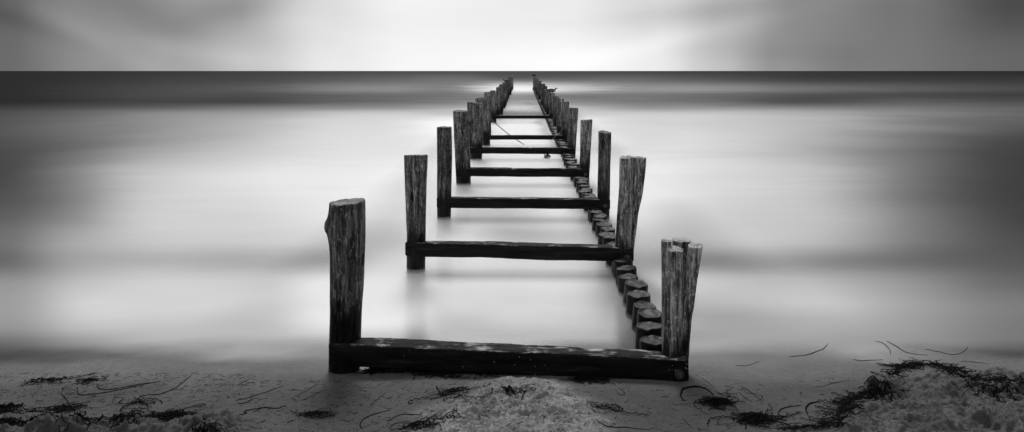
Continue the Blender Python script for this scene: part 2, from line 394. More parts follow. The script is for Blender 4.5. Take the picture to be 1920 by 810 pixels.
# surf mist hanging a few centimetres deep over the shallows, as thin layers
def mist_mat():
    m, nt, out = newmat('surf_mist_veil'); N = NT(nt)
    foam_shade = N.n('Attribute', attribute_name='foam_shade').outputs['Fac']; al = N.n('Attribute', attribute_name='veil').outputs['Fac']
    col = N.mix(foam_shade, .02, .93)
    d = N.n('BsdfDiffuse', {'Color': N.n('CombineColor', {0: col, 1: col, 2: col}).outputs[0]})
    tr = N.n('BsdfTransparent'); ax = N.n('MixShader', {0: al}); N.link(tr.outputs[0], ax.inputs[1]); N.link(d.outputs[0], ax.inputs[2])
    N.link(ax.outputs[0], out.inputs[0]); return m
M_mist = mist_mat()
nx_ = (np.abs(wx) < 2.65); ny_ = (wy < 42)
MX, MY = WX[np.ix_(ny_, nx_)], WY[np.ix_(ny_, nx_)]
Vm, Fm, fo, ve, ca, sh_ = [], [], [], [], [], []
g_ = grid_faces(MX.shape[1], MX.shape[0])
for q in range(3):
    zq = (.011, .024, .038)[q]
    Vm.append(np.stack([MX, MY, np.full_like(MX, zq)], -1).reshape(-1, 3)); Fm.append(g_+q*MX.size)
    fo.append(foam_shade[np.ix_(ny_, nx_)].ravel()); dd = depth[np.ix_(ny_, nx_)].ravel()
    ve.append(.20*sst(.015, .07+zq, dd)*sst(41, 28, MY).ravel()*sst(2.6, 1.6, np.abs(MX)).ravel()); ca.append(MX.ravel()*0+.2); sh_.append(MX.ravel()*0)
mist = mesh_np('surf_mist', np.concatenate(Vm), np.concatenate(Fm), M_mist, attrs={'foam_shade': np.concatenate(fo), 'veil': np.concatenate(ve), 'calm': np.concatenate(ca), 'sheen': np.concatenate(sh_)})
tag(mist, 'thin milky mist lying on the shallow water', kind='structure')

# ------------------------------------------------------------------ timber
def post_mesh(name, mat, cl, seed, seg=72, rings=90, rough=1.0, cracks=3, crack_depth=.03, tilt=(0, 0), parent=None, loc=(0, 0, 0), ecc=.06, knot=None):
    """cl: list of (z, x, y, r) up the centre line"""
    cl = np.array(cl, float); z0, z1 = cl[0, 0], cl[-1, 0]
    rn = random.Random(seed)
    zs = np.linspace(z0, z1, rings)
    cx = np.interp(zs, cl[:, 0], cl[:, 1]); cy = np.interp(zs, cl[:, 0], cl[:, 2]); cr = np.interp(zs, cl[:, 0], cl[:, 3])
    k = np.ones(7)/7
    if rings > 20:
        pad = lambda a: np.convolve(np.pad(a, 3, 'edge'), k, 'valid')
        cx = pad(cx); cy = pad(cy); cr = pad(cr)
    th = np.linspace(0, 2*math.pi, seg, endpoint=False)
    T, Zz = np.meshgrid(th, zs)
    ct, st = np.cos(T), np.sin(T)
    rr = np.repeat(cr[:, None], seg, 1)
    rr = rr*(1+ecc*np.cos(2*(T-rn.uniform(0, 3)))+.04*rough*pn(ct*1.2+seed, st*1.2, Zz*1.5))
    rr = rr+rough*(.0035*fbm(ct*3.5+seed, st*3.5, Zz*1.6, 3)+.0022*pn(ct*14+seed, st*14, Zz*2.2)+.0012*pn(ct*30+seed, st*30, Zz*5))
    for i in range(cracks):
        a0 = rn.uniform(-2.7, -.4) if i < max(2, cracks-1) else rn.uniform(0, 6.28)   # mostly on the seaward/landward faces
        zc = rn.uniform(z1-.65, z1-.05); ln = rn.uniform(.25, .8)
        wob = a0+.22*pn(Zz*1.7, seed*1.3+i, 0)+.05*pn(Zz*7, seed+i*3., 1)
        d = np.abs((T-wob+math.pi) % (2*math.pi)-math.pi)*cr[:, None]
        w = .0045+.004*rn.random()
        m = np.exp(-(d/w)**2)*sst(ln, ln*.4, np.abs(Zz-zc))
        rr = rr-crack_depth*m*rn.uniform(.5, 1.0)
    if knot is not None:
        ka, kz, kr, kh = knot
        d = np.hypot((((T-ka+math.pi) % (2*math.pi))-math.pi)*cr[:, None], (Zz-kz)*.75)
        rr = rr+kh*np.exp(-(d/kr)**2)-kh*.55*np.exp(-(d/(kr*.35))**2)
    Xv = cx[:, None]+rr*ct; Yv = cy[:, None]+rr*st
    dz = sst(z1-.25, z1, Zz)*(tilt[0]*(Xv-cx[:, None])+tilt[1]*(Yv-cy[:, None])+.006*rough*pn(ct*1.5+seed, st*1.5, 5)+.0025*rough*pn(ct*6, st*6, seed))
    V = np.stack([Xv, Yv, Zz+dz], -1).reshape(-1, 3)
    Fc = []
    a = (np.arange(rings-1)[:, None]*seg+np.arange(seg)[None, :]).ravel()
    b = (np.arange(rings-1)[:, None]*seg+((np.arange(seg)+1) % seg)[None, :]).ravel()
    Fc = np.stack([a, b, b+seg, a+seg], 1).tolist()
    # worn rim then end grain
    last = V[-seg:].copy(); c = last.mean(0)
    caps = [V]; base = len(V); prev = (rings-1)*seg
    for q, (s_, dzq) in enumerate([(.965, .0045), (.88, .006), (.6, .004), (.3, .007)]):
        L = c+(last-c)*s_; L[:, 2] = (c[2]+(last[:, 2]-c[2])*s_)+dzq*rough+.003*rough*pn(L[:, 0]*40, L[:, 1]*40, seed)
        caps.append(L)
        for j in range(seg):
            j2 = (j+1) % seg
            Fc.append([prev+j, prev+j2, base+j2, base+j])
        prev = base; base += seg
    V = np.concatenate(caps+[c[None, :]+[[0, 0, .003]]])
    for j in range(seg): Fc.append([prev+j, prev+(j+1) % seg, base])
    return mesh_np(name, V, Fc, mat, parent, True, loc=loc)

def beam_mesh(name, mat, p0, p1, h, d, seed, parent=None, rough=1.0, n=150):
    """squared timber from p0 to p1, centre line; h tall, d deep"""
    p0 = np.array(p0, float); p1 = np.array(p1, float)
    q = []
    rc = .009
    for (sx, sy) in ((1, 1), (-1, 1), (-1, -1), (1, -1)):
        for i in range(4):
            a = {(1, 1): 0, (-1, 1): 90, (-1, -1): 180, (1, -1): 270}[(sx, sy)]+i*30
            q.append((sx*(d/2-rc)+rc*math.cos(R(a)), sy*(h/2-rc)+rc*math.sin(R(a))))
    # subdivide flats
    qq = []
    for i in range(len(q)):
        a, b = np.array(q[i]), np.array(q[(i+1) % len(q)]); L = np.linalg.norm(b-a); m = max(1, int(L/.014))
        for j in range(m): qq.append(a+(b-a)*j/m)
    qq = np.array(qq); k = len(qq)
    t = np.linspace(0, 1, n)
    C = p0[None, :]+(p1-p0)[None, :]*t[:, None]
    C[:, 2] += .0035*rough*fbm(t*3, seed*.7+t*0, 0, 2)
    C[:, 1] += .004*rough*fbm(t*3, seed*.9+t*0, 3, 2)
    TT, KY = np.meshgrid(t, qq[:, 0], indexing='ij'); _, KZ = np.meshgrid(t, qq[:, 1], indexing='ij')
    L = np.linalg.norm(p1-p0)
    s = 1+rough*.09*fbm(TT*L*1.7, KY*12+seed, KZ*12, 4)
    wear = rough*.012*np.clip(fbm(TT*L*5, KY*8, KZ*8+seed, 3)-.25, 0, 1)
    up = (KZ > h*.3)
    V = np.stack([C[:, 0][:, None]+0*KY, C[:, 1][:, None]+KY*s, C[:, 2][:, None]+KZ*s-wear*up], -1)
    V += rough*.0013*pn(TT[..., None]*L*40, KY[..., None]*60+seed, np.array([0, 1, 2])*7+KZ[..., None]*60)
    ends = sst(.012, 0, TT)+sst(.988, 1, TT)
    V[..., 1] = C[:, 1][:, None]+(V[..., 1]-C[:, 1][:, None])*(1-.10*ends); V[..., 2] = C[:, 2][:, None]+(V[..., 2]-C[:, 2][:, None])*(1-.10*ends)
    V = V.reshape(-1, 3)
    a = (np.arange(n-1)[:, None]*k+np.arange(k)[None, :]).ravel(); b = (np.arange(n-1)[:, None]*k+((np.arange(k)+1) % k)[None, :]).ravel()
    Fc = np.stack([a, a+k, b+k, b], 1).tolist()
    Fc.append(list(range(k))); Fc.append(list(range((n-1)*k, n*k))[::-1])
    return mesh_np(name, V, Fc, mat, parent, True)

def bolt(parent, x, y, z, s=1.0):
    o = MB(); o.tube([(x, y+.01, z), (x, y-.006*s, z)], .026*s, 20)
    o.tube([(x, y-.006*s, z), (x, y-.022*s, z)], .014*s, 6); o.tube([(x, y-.022*s, z), (x, y-.034*s, z)], .007*s, 10)
    b = o.build('bolt', M_bolt, parent, smooth=False); return b

def px2x(px, y): return (px-VX)/F*y
def py2z(py, y): return H-(py-VY)/F*y

# frames: front plane y at left/right, post spec in photograph measures taken at that depth
def cl_from(yL, pts, zb, yc):
    """pts: (py, px_left, px_right) of the silhouette, top to bottom -> centre line in metres"""
    out = []
    for (py, a, b) in pts[::-1]:
        out.append((py2z(py, yL), px2x((a+b)/2, yc), yc, (b-a)/2/F*yc))
    out.insert(0, (zb, out[0][1], yc, out[0][3]))
    return out

FR = [
 dict(y=(4.17, 4.03), z=(.188, .150), h=.136, d=.125, ends=(617, 1291),
      L=[(384, 620, 684), (430, 615, 684), (470, 620, 683), (540, 621, 680), (600, 621, 676), (690, 618, 673)],
      label='nearest timber frame, its crossbeam lying along the sand edge below four split staves'),
 dict(y=(6.24, 6.16), z=(.280, .255), h=.125, d=.13, ends=(760, 1188),
      L=[(294, 757, 803), (350, 758, 801), (440, 762, 799), (512, 762, 798)],
      R=[(303, 1163, 1209), (340, 1161, 1206), (400, 1157, 1197), (455, 1153, 1191), (490, 1152, 1187)],
      label='second timber frame from the beach, dark beam slung over milky water'),
 dict(y=(8.48, 8.44), z=(.275, .265), h=.125, d=.12, ends=(819, 1144),
      L=[(240, 818, 847), (300, 819, 848), (413, 819, 846)],
      R=[(249, 1121, 1147), (300, 1121, 1145), (370, 1119, 1144), (400, 1120, 1143)],
      label='third timber frame from the beach, right post notched halfway up'),
 dict(y=(11.0, 10.97), z=(.285, .275), h=.13, d=.12, ends=(855, 1105),
      L=[(209, 849, 879), (260, 851, 881), (345, 855, 883)],
      R=[(226, 1089, 1111), (280, 1088, 1108), (330, 1086, 1105)],
      label='fourth timber frame from the beach, plain squared beam with worn front'),
 dict(y=(14.1, 14.05), z=(.27, .262), h=.125, d=.12, ends=(881, 1079),
      L=[(194, 888, 905), (240, 888, 906), (300, 882, 903)],
      R=[(203, 1067, 1085), (250, 1064, 1082), (300, 1062, 1079)],
      label='fifth timber frame from the beach, rope looped round its right post'),
 dict(y=(16.7, 16.7), z=(.275, .275), h=.105, d=.11, ends=(911, 1062),
      L=[(184, 901, 918), (250, 903, 918), (280, 905, 920)],
      R=[(191, 1054, 1068), (230, 1052, 1066), (270, 1052, 1065)],
      label='sixth timber frame from the beach, thin dark beam ahead of the slack rope'),
 dict(y=(24.2, 24.2), z=(.27, .27), h=.11, d=.12, ends=(929, 1037),
      L=[(170, 919, 929), (200, 920, 930), (240, 921, 931)],
      R=[(175, 1031, 1041), (200, 1030, 1040), (240, 1029, 1039)],
      label='farthest timber frame that still carries a crossbeam'),
]
for i, f in enumerate(FR):
    yL, yR = f['y']; root = empty('pier_frame', (0, 0, 0))
    tag(root, f['label'], 'pier frame', 'timber frames of the old jetty')
    hi = i < 4
    seg = 128 if i < 2 else (84 if hi else 48); rg = 150 if i < 2 else (100 if hi else 50)
    rL = (f['L'][-1][2]-f['L'][-1][1])/2/F*yL
    kn = (math.pi*1.0, py2z(423, 4.27), .035, .028) if i == 0 else None
    post_mesh('post', M_post, cl_from(yL, f['L'], -.7, yL+rL*.9), 3+i*7, seg, rg, 1.0, [5, 4, 3, 3, 2, 2, 2][i], .016 if i != 1 else .028,
              tilt=[(.05, .03), (.0, -.1), (.0, .0), (.0, .05), (0, 0), (0, 0), (0, 0)][i], parent=root, knot=kn)
    if 'R' in f:
        rR = (f['R'][-1][2]-f['R'][-1][1])/2/F*yR
        if i == 1:      # split lengthwise: two staves grown together at the foot
            yc = yR+rR*.9
            p = post_mesh('post', M_post_low, cl_from(yR, [(297, 1162, 1187), (350, 1161, 1187), (400, 1157, 1186), (455, 1154, 1184), (490, 1152, 1180)], -.7, yc-.02), 71, 96, 130, 1.0, 4, .012, (0.05, .1), root)
            post_mesh('stave', M_post_low, [(a-0, b-px2x(VX, 1)*0, c, r_*1.0) for (a, b, c, r_) in cl_from(yR, [(299, 1187, 1211), (330, 1185, 1209), (370, 1181, 1204), (400, 1175, 1197), (455, 1166, 1190), (490, 1160, 1186)], -.7, yc+.03)], 77, 96, 130, 1.0, 3, .014, (-.05, .05), p)
        else:
            post_mesh('post', M_post, cl_from(yR, f['R'], -.7, yR+rR*.9), 30+i*7, seg, rg, 1.0, [5, 4, 4, 2, 2, 1, 1][i], .02,
                      tilt=[(0, 0), (0, 0), (-.1, .1), (.05, 0), (-.06, 0), (0, 0), (0, 0)][i], parent=root)
    else:
        y0 = 4.03
        def cl1(pts, dyy): return cl_from(y0, pts, -.5, y0+dyy)
        p = post_mesh('post', M_post_low, cl1([(474, 1248, 1281), (520, 1247, 1280), (600, 1245, 1279), (655, 1243, 1278), (716, 1240, 1288)], .075), 91, 96, 150, .8, 3, .008, (-.05, .12), root, ecc=.03)
        post_mesh('stave', M_post_low, cl1([(461, 1239, 1259), (520, 1240, 1259), (600, 1240, 1260), (655, 1240, 1262), (690, 1240, 1262)], .11), 92, 64, 130, .8, 2, .006, (-.1, .1), p, ecc=.1)
        post_mesh('stave', M_post_low, cl1([(466, 1261, 1293), (520, 1262, 1290), (600, 1261, 1288), (655, 1260, 1286), (690, 1258, 1284)], .19), 93, 72, 130, .8, 2, .008, (.0, .08), p, ecc=.1)
        post_mesh('stave', M_post_low, cl1([(470, 1290, 1319), (500, 1287, 1314), (540, 1281, 1307), (590, 1272, 1301), (605, 1271, 1297), (655, 1266, 1293), (716, 1262, 1290)], .11), 94, 72, 130, .8, 2, .008, (.05, .1), p, ecc=.08)
    h, d = f['h'], f['d']; a, b = f['ends']
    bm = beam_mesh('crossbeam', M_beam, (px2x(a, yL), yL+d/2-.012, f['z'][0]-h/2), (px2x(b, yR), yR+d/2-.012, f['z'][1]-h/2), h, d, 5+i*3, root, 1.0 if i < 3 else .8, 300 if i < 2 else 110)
    if i < 4:
        bolt(bm, px2x(b-18/(1+i*.45), yR), yR-.012, f['z'][1]-h/2-.02, 1.0)

# free-standing posts of both rows (y, x, ztop, r, lean)
def ordinal(n): return ['zeroth','first','second','third','fourth','fifth','sixth','seventh','eighth','ninth','tenth','eleventh','twelfth','thirteenth','fourteenth','fifteenth','sixteenth','seventeenth','eighteenth','nineteenth','twentieth'][n]
rp = random.Random(21)
left = [(14.75, -1.15, 1.17, .10, 'beside the fifth frame'), (17.3, -1.15, 1.165, .10, 'just behind the sixth frame'), (19.2, -1.03, 1.14, .095, 'second behind the sixth frame'), (21.2, -1.13, 1.19, .095, 'just before the seventh frame')]
right = [(18.8, 1.0, 1.10, .105, 'just behind the sixth frame'), (21.3, 1.0, 1.05, .10, 'just before the seventh frame')]
def far_row(sgn, x0, x1, zs):
    L = []; y = 26.6; k = 0
    while y < 73:
        t = (y-26.6)/46
        z = zs[0]+(zs[1]-zs[0])*t-rp.choice([0, 0, .03, .07, .12])
        L.append((y, sgn*(x0+(x1-x0)*t)+rp.uniform(-.05, .05), z, rp.uniform(.085, .105), None)); y += rp.uniform(2.1, 2.7); k += 1
    return L
lf = far_row(-1, 1.03, 1.22, (1.21, 1.34)); rf_ = far_row(1, .97, 1.02, (1.13, 1.27))
lf[-1] = (lf[-1][0], -1.24, 1.34, .10, 'end'); rf_[-1] = (rf_[-1][0], 1.01, 1.28, .08, 'end')
POSTS = {}
for side, rows in (('left', left+lf), ('right', right+rf_)):
    k = 0
    for (y, x, zt, r_, note) in rows:
        k += 1; s = rp.randint(0, 9999); ln = rp.uniform(-.035, .035)
        far = y > 26
        o = post_mesh('timber_post', M_post, [(-.7, 0, 0, r_*rp.uniform(.95, 1.05)), (.5, ln*.3, 0, r_), (zt, ln, rp.uniform(-.03, .03), r_*rp.uniform(.95, 1.1))], s % 97, 26 if far else 44, 18 if far else 40, 1.1, 2, .02,
                      tilt=(rp.uniform(-.2, .2), rp.uniform(-.1, .1)), loc=(x, y, 0))
        if note == 'end': lab = 'seaward end post of the %s row, standing last before open sea' % side
        elif note: lab = 'free weathered post in the %s row, %s' % (side, note)
        else:
            kk = k-len(left if side == 'left' else right)
            lab = 'small distant post, %s behind the seventh frame in the %s row' % (ordinal(kk), side)
        tag(o, lab, 'post', 'free standing posts of the %s row' % side)
        POSTS[(side, k)] = (x, y, zt)

# low stumps of the inner right row
def stump_proto(seed):
    rn = random.Random(seed); seg = 40; V = []; Fc = []
    prof = [(-.65, 1.22), (-.3, 1.18), (-.1, 1.12), (0.0, 1.08), (.08, 1.03), (.14, 1.0), (.17, 1.0), (.186, .985), (.194, .955), (.197, .90), (.193, .85), (.191, .7), (.193, .4), (.194, .15)]
    r0 = .086
    tx, ty = rn.uniform(-.08, .08), rn.uniform(-.12, .05)
    for i, (z, s) in enumerate(prof):
        for j in range(seg):
            t = 2*math.pi*j/seg
            rr = r0*s*(1+.035*math.cos(2*t+seed)+.05*float(pn(math.cos(t)*1.2+seed, math.sin(t)*1.5, z*3))+.012*float(pn(math.cos(t)*5+seed, math.sin(t)*5, z*5)))
            x, y = rr*math.cos(t), rr*math.sin(t)
            V.append((x, y, z+(tx*x+ty*y)*(1 if z > .1 else 0)+(.010*float(pn(x*22, y*22, seed)) if i > 7 else 0)))
    n = len(prof)
    for i in range(n-1):
        for j in range(seg):
            j2 = (j+1) % seg; Fc.append((i*seg+j, i*seg+j2, (i+1)*seg+j2, (i+1)*seg+j))
    Fc.append(tuple((n-1)*seg+j for j in range(seg)))
    return V, Fc
protos = []
for s in range(9):
    V, Fc = stump_proto(s*3+1); protos.append((V, Fc))
pobjs = []
ys = [4.29, 4.48, 4.72, 4.90, 5.16, 5.38, 5.64, 5.83, 6.03]
xs_ = [.814, .822, .863, .855, .863, .872, .868, .876, .88]
y = 6.22
while y < 70: ys.append(y); y += rp.uniform(.205, .245)
bounds = [6.2, 8.45, 11.0, 14.1, 16.7, 24.2]
bname = ['first', 'second', 'third', 'fourth', 'fifth', 'sixth', 'seventh']
cnt = {}
for i, y in enumerate(ys):
    v = i % 9 if i < 9 else rp.randrange(9)
    if i < 9:
        o = mesh_np('pile_stump', protos[v][0], protos[v][1], M_stump); pobjs.append(o)
    else:
        o = pobjs[v].copy(); COL.objects.link(o)
    xx = xs_[i] if i < 9 else .875+.02*math.sin(i*2.3)+.0010*(y-6)
    dz = rp.uniform(-.05, -.012)-(0.0 if y < 30 else .02)
    o.location = (xx, y, dz); o.rotation_euler = (R(rp.uniform(-3, 3)), R(rp.uniform(-4, 2)), rp.uniform(0, 6.28)) if i > 1 else (0, 0, 1.0)
    o.scale = (rp.uniform(.93, 1.1),)*2+(1,)
    b = sum(1 for q in bounds if y > q); cnt[b] = cnt.get(b, 0)+1
    if b <= 1:
        lab = 'low wet stump with cut round top, %s of the row behind the %s crossbeam' % (ordinal(cnt[b]), bname[b])
        tag(o, lab, 'stump', 'stumps behind the %s crossbeam' % bname[b])
    else:
        tag(o, ('dark low stump, one of the tight row between the %s and %s crossbeams' % (bname[b], bname[b+1])) if b < 6 else 'tiny dark stump in the tight row running seaward beyond the seventh crossbeam', 'stump',
            'stumps behind the %s crossbeam' % bname[b])

# low board and stub under the first beam
root = empty('buried_board', (0, 0, 0)); tag(root, 'dark low board half buried in sand beneath the nearest crossbeam', 'board')
beam_mesh('board', M_stump, (px2x(694, 4.2), 4.25, .035), (px2x(1168, 4.12), 4.12, .020), .05, .07, 77, root, 1.3, 200)
post_mesh('stub', M_stump, [(-.2, px2x(1166, 4.07), 4.07, .018), (.06, px2x(1166, 4.07), 4.07, .020)], 8, 24, 20, 1, 1, .004, (0, 0), root)
post_mesh('stub', M_stump, [(-.2, px2x(699, 4.2), 4.21, .025), (.045, px2x(699, 4.2), 4.21, .025)], 9, 24, 20, 1, 1, .004, (0, 0), root)

# rope: round a left post and slack into the water
P0 = (px2x(913, 17.6), 17.6, py2z(216, 17.6)); P1 = (px2x(990, 17.1), 17.1, -.05)
mb = MB(); pts = []
for t in np.linspace(0, 1, 40):
    p = [P0[q]+(P1[q]-P0[q])*t for q in range(3)]; p[2] -= .06*math.sin(math.pi*t); pts.append(p)
mb.tube(pts, .011, 8)
x_, y_, z_ = -1.15, 17.3, P0[2]+.01
lp = [(x_+.118*math.cos(a), y_+.118*math.sin(a), z_+.006*math.sin(3*a)) for a in np.linspace(0, 2*math.pi, 40)]
mb.tube(lp, .013, 8); mb.tube([lp[0], P0], .011, 8)
tag(mb.build('mooring_rope', M_rope), 'thin slack rope slanting from a left row post down into the water', 'rope')
mb = MB(); yc = 14.05+.084; xc = px2x(1073.5, yc); z_ = py2z(226, 14.05)
for o_ in (0, .02):
    mb.tube([(xc+.103*math.cos(a), yc+.106*math.sin(a), z_+o_+.02*math.cos(a)) for a in np.linspace(0, 2*math.pi, 40)], .010, 8)
pts = []
for t in np.linspace(0, 1, 24): pts.append((xc-.10-.30*t, yc-.02+1.5*t, z_-.02-.55*t**.8))
mb.tube(pts, .005, 6)
tag(mb.build('rope_loop', M_rope), 'rope wound round the right post of the fifth frame', 'rope')

# weed hanging from the fifth beam
mb = MB()
for k in range(16):
    x = .47+rp.gauss(0, .022); z = .17; p = [(x, 14.09, z)]
    for j in range(7): p.append((p[-1][0]+rp.gauss(0, .012), p[-1][1]+rp.gauss(0, .01), p[-1][2]-rp.uniform(.01, .024)))
    mb.tube(p, .006, 4)
tag(mb.build('hanging_weed', M_weed), 'tuft of dark weed hanging below the fifth crossbeam', 'seaweed')

# ------------------------------------------------------------------ birds
def loft(mb, pts, k=12):
    """pts: (x,y,z,rx,rz) along the body axis"""
    P = np.array([p[:3] for p in pts]); T = np.gradient(P, axis=0); T /= np.linalg.norm(T, axis=1)[:, None]
    V = []
    for i, p in enumerate(pts):
        a = np.array([1., 0, 0]); a -= T[i]*a.dot(T[i]); a /= np.linalg.norm(a); b = np.cross(T[i], a)
        for q in range(k):
            t = 2*math.pi*q/k; V.append(P[i]+a*p[3]*math.cos(t)+b*p[4]*math.sin(t))
    Fc = [(i*k+q, i*k+(q+1) % k, (i+1)*k+(q+1) % k, (i+1)*k+q) for i in range(len(pts)-1) for q in range(k)]
    Fc += [tuple(range(k)), tuple(range((len(pts)-1)*k, len(pts)*k))]
    mb.add(V, Fc)
def wing(mb, s, pts, th=.012):
    """pts: leading and trailing edge points per span station"""
    V = []
    for (x, y0, z0, y1, z1) in pts:
        for dy in (th, -th): V += [(s*x, y0, z0+dy), (s*x, y1, z1+dy)]
    Fc = []
    for i in range(len(pts)-1):
        a, b = i*4, (i+1)*4
        Fc += [(a, a+1, b+1, b), (a+2, b+2, b+3, a+3), (a, b, b+2, a+2), (a+1, a+3, b+3, b+1)]
    n = (len(pts)-1)*4; Fc += [(0, 2, 3, 1), (n, n+1, n+3, n+2)]
    mb.add(V, Fc)
def cormorant():
    mb = MB()
    loft(mb, [(0, .20, .02, .01, .01), (0, .14, .10, .035, .02), (0, .05, .20, .075, .07), (0, 0, .30, .085, .085), (0, -.04, .40, .07, .07), (0, -.05, .47, .035, .04), (0, -.02, .54, .025, .026), (.01, -.03, .60, .024, .026), (.03, -.07, .635, .030, .032), (.05, -.11, .64, .018, .02), (.07, -.17, .635, .008, .008), (.08, -.20, .62, .004, .004)])
    for s in (1, -1):
        wing(mb, s, [(.05, 0, .42, .04, .22), (.18, -.02, .50, .03, .22), (.30, -.02, .49, .03, .20), (.42, .0, .42, .03, .22), (.50, .02, .33, .03, .27)])
        mb.tube([(s*.04, 0, .22), (s*.045, -.01, .1), (s*.045, 0, .01)], [.022, .012, .009], 6); mb.tube([(s*.045, .01, .008), (s*.06, -.09, .006)], [.012, .022], 6)
    return mb
def gull(lift=0.0):
    mb = MB()
    loft(mb, [(0, .27, .17, .008, .006), (0, .18, .17, .035, .02), (0, .08, .18, .065, .055), (0, -.02, .195, .075, .072), (0, -.10, .22, .062, .062), (0, -.14, .27, .036, .04), (0, -.16, .31, .035, .038), (0, -.19, .33, .036, .036), (0, -.225, .325, .018, .018), (0, -.27, .315, .007, .009), (0, -.285, .305, .003, .004)])
    for s in (1, -1):
        wing(mb, s, [(.066, -.08, .24+lift, -.02, .15), (.082, .04, .25+lift*2, .06, .15), (.06, .18, .23+lift*2, .18, .17), (.02, .31, .20+lift, .30, .185)], .006)
        mb.tube([(s*.03, 0, .14), (s*.03, .01, .01)], [.012, .006], 6); mb.tube([(s*.03, .01, .008), (s*.035, -.05, .006)], [.008, .014], 6)
    return mb
def put(mb, name, mat, loc, rz, label, cat, sc_=1.0):
    o = mesh_np(name, np.concatenate(mb.v), mb.f, mat); o.location = loc; o.rotation_euler = (0, 0, rz); o.scale = (sc_*(.8 if name == 'cormorant' else 1), sc_, sc_)
    return tag(o, label, cat)
def nearest(side, y):
    return min((v for (s, k), v in POSTS.items() if s == side), key=lambda v: abs(v[1]-y))
p = nearest('right', 74); put(cormorant(), 'cormorant', M_bird, (p[0], p[1], p[2]-.10), .15, 'dark cormorant with wings spread on the last right hand post', 'bird', .62)
tr_ = FR[6]['R'][0]; put(gull(.03), 'gull', M_gull, (px2x(1036, 24.3), 24.3, py2z(175, 24.2)-.06), 1.9, 'gull perched on the right post of the farthest crossbeam frame', 'bird', .72)
p = nearest('left', 38); put(gull(), 'gull', M_gull, (p[0], p[1], p[2]+.012), -1.2, 'nearer of two small gulls perched on the distant left row', 'bird', .7)
p = nearest('left', 52); put(gull(), 'gull', M_gull, (p[0], p[1], p[2]+.012), 1.2, 'farther of two small gulls perched on the distant left row', 'bird', .7)

# ------------------------------------------------------------------ washed-up stems and weed
def cat_rom(P, n=10):
    P = [np.array(p, float) for p in P]
    if len(P) == 2: P = [P[0], (P[0]+P[1])/2+np.array([rp.uniform(-2, 2), rp.uniform(-1, 1)]), P[1]]
    Q = [2*P[0]-P[1]]+P+[2*P[-1]-P[-2]]; out = []
    for i in range(1, len(Q)-2):
        for t in np.linspace(0, 1, n, endpoint=False):
            out.append(.5*((2*Q[i])+(-Q[i-1]+Q[i+1])*t+(2*Q[i-1]-5*Q[i]+4*Q[i+1]-Q[i+2])*t*t+(-Q[i-1]+3*Q[i]-3*Q[i+1]+Q[i+2])*t**3))
    out.append(P[-1]); return out
def stem(mb, P, r=.0035, wob=.6):
    pp = cat_rom(P); n = len(pp); out = []
    o1, o2 = rp.uniform(0, 99), rp.uniform(0, 99)
    for i, q in enumerate(pp):
        px = q[0]+wob*2*float(pn(i*.35, o1)); py = q[1]+wob*float(pn(i*.35, o2))
        x, y, z = ground(px, py); out.append((x, y, z+r*.55+.002*abs(float(pn(i*.3, o1+5)))))
    t = np.linspace(0, 1, n); rr = r*(.55+.45*np.sin(math.pi*np.clip(t*1.1, 0, 1)))*(1+.25*pn(t*9, o1))
    mb.tube(out, rr, 5)
A = lambda pts: [(x/3, 640+y/3) for x, y in pts]
B = lambda pts: [(640+x/3, 640+y/3) for x, y in pts]
C = lambda pts: [(1280+x/3, 620+y/3) for x, y in pts]
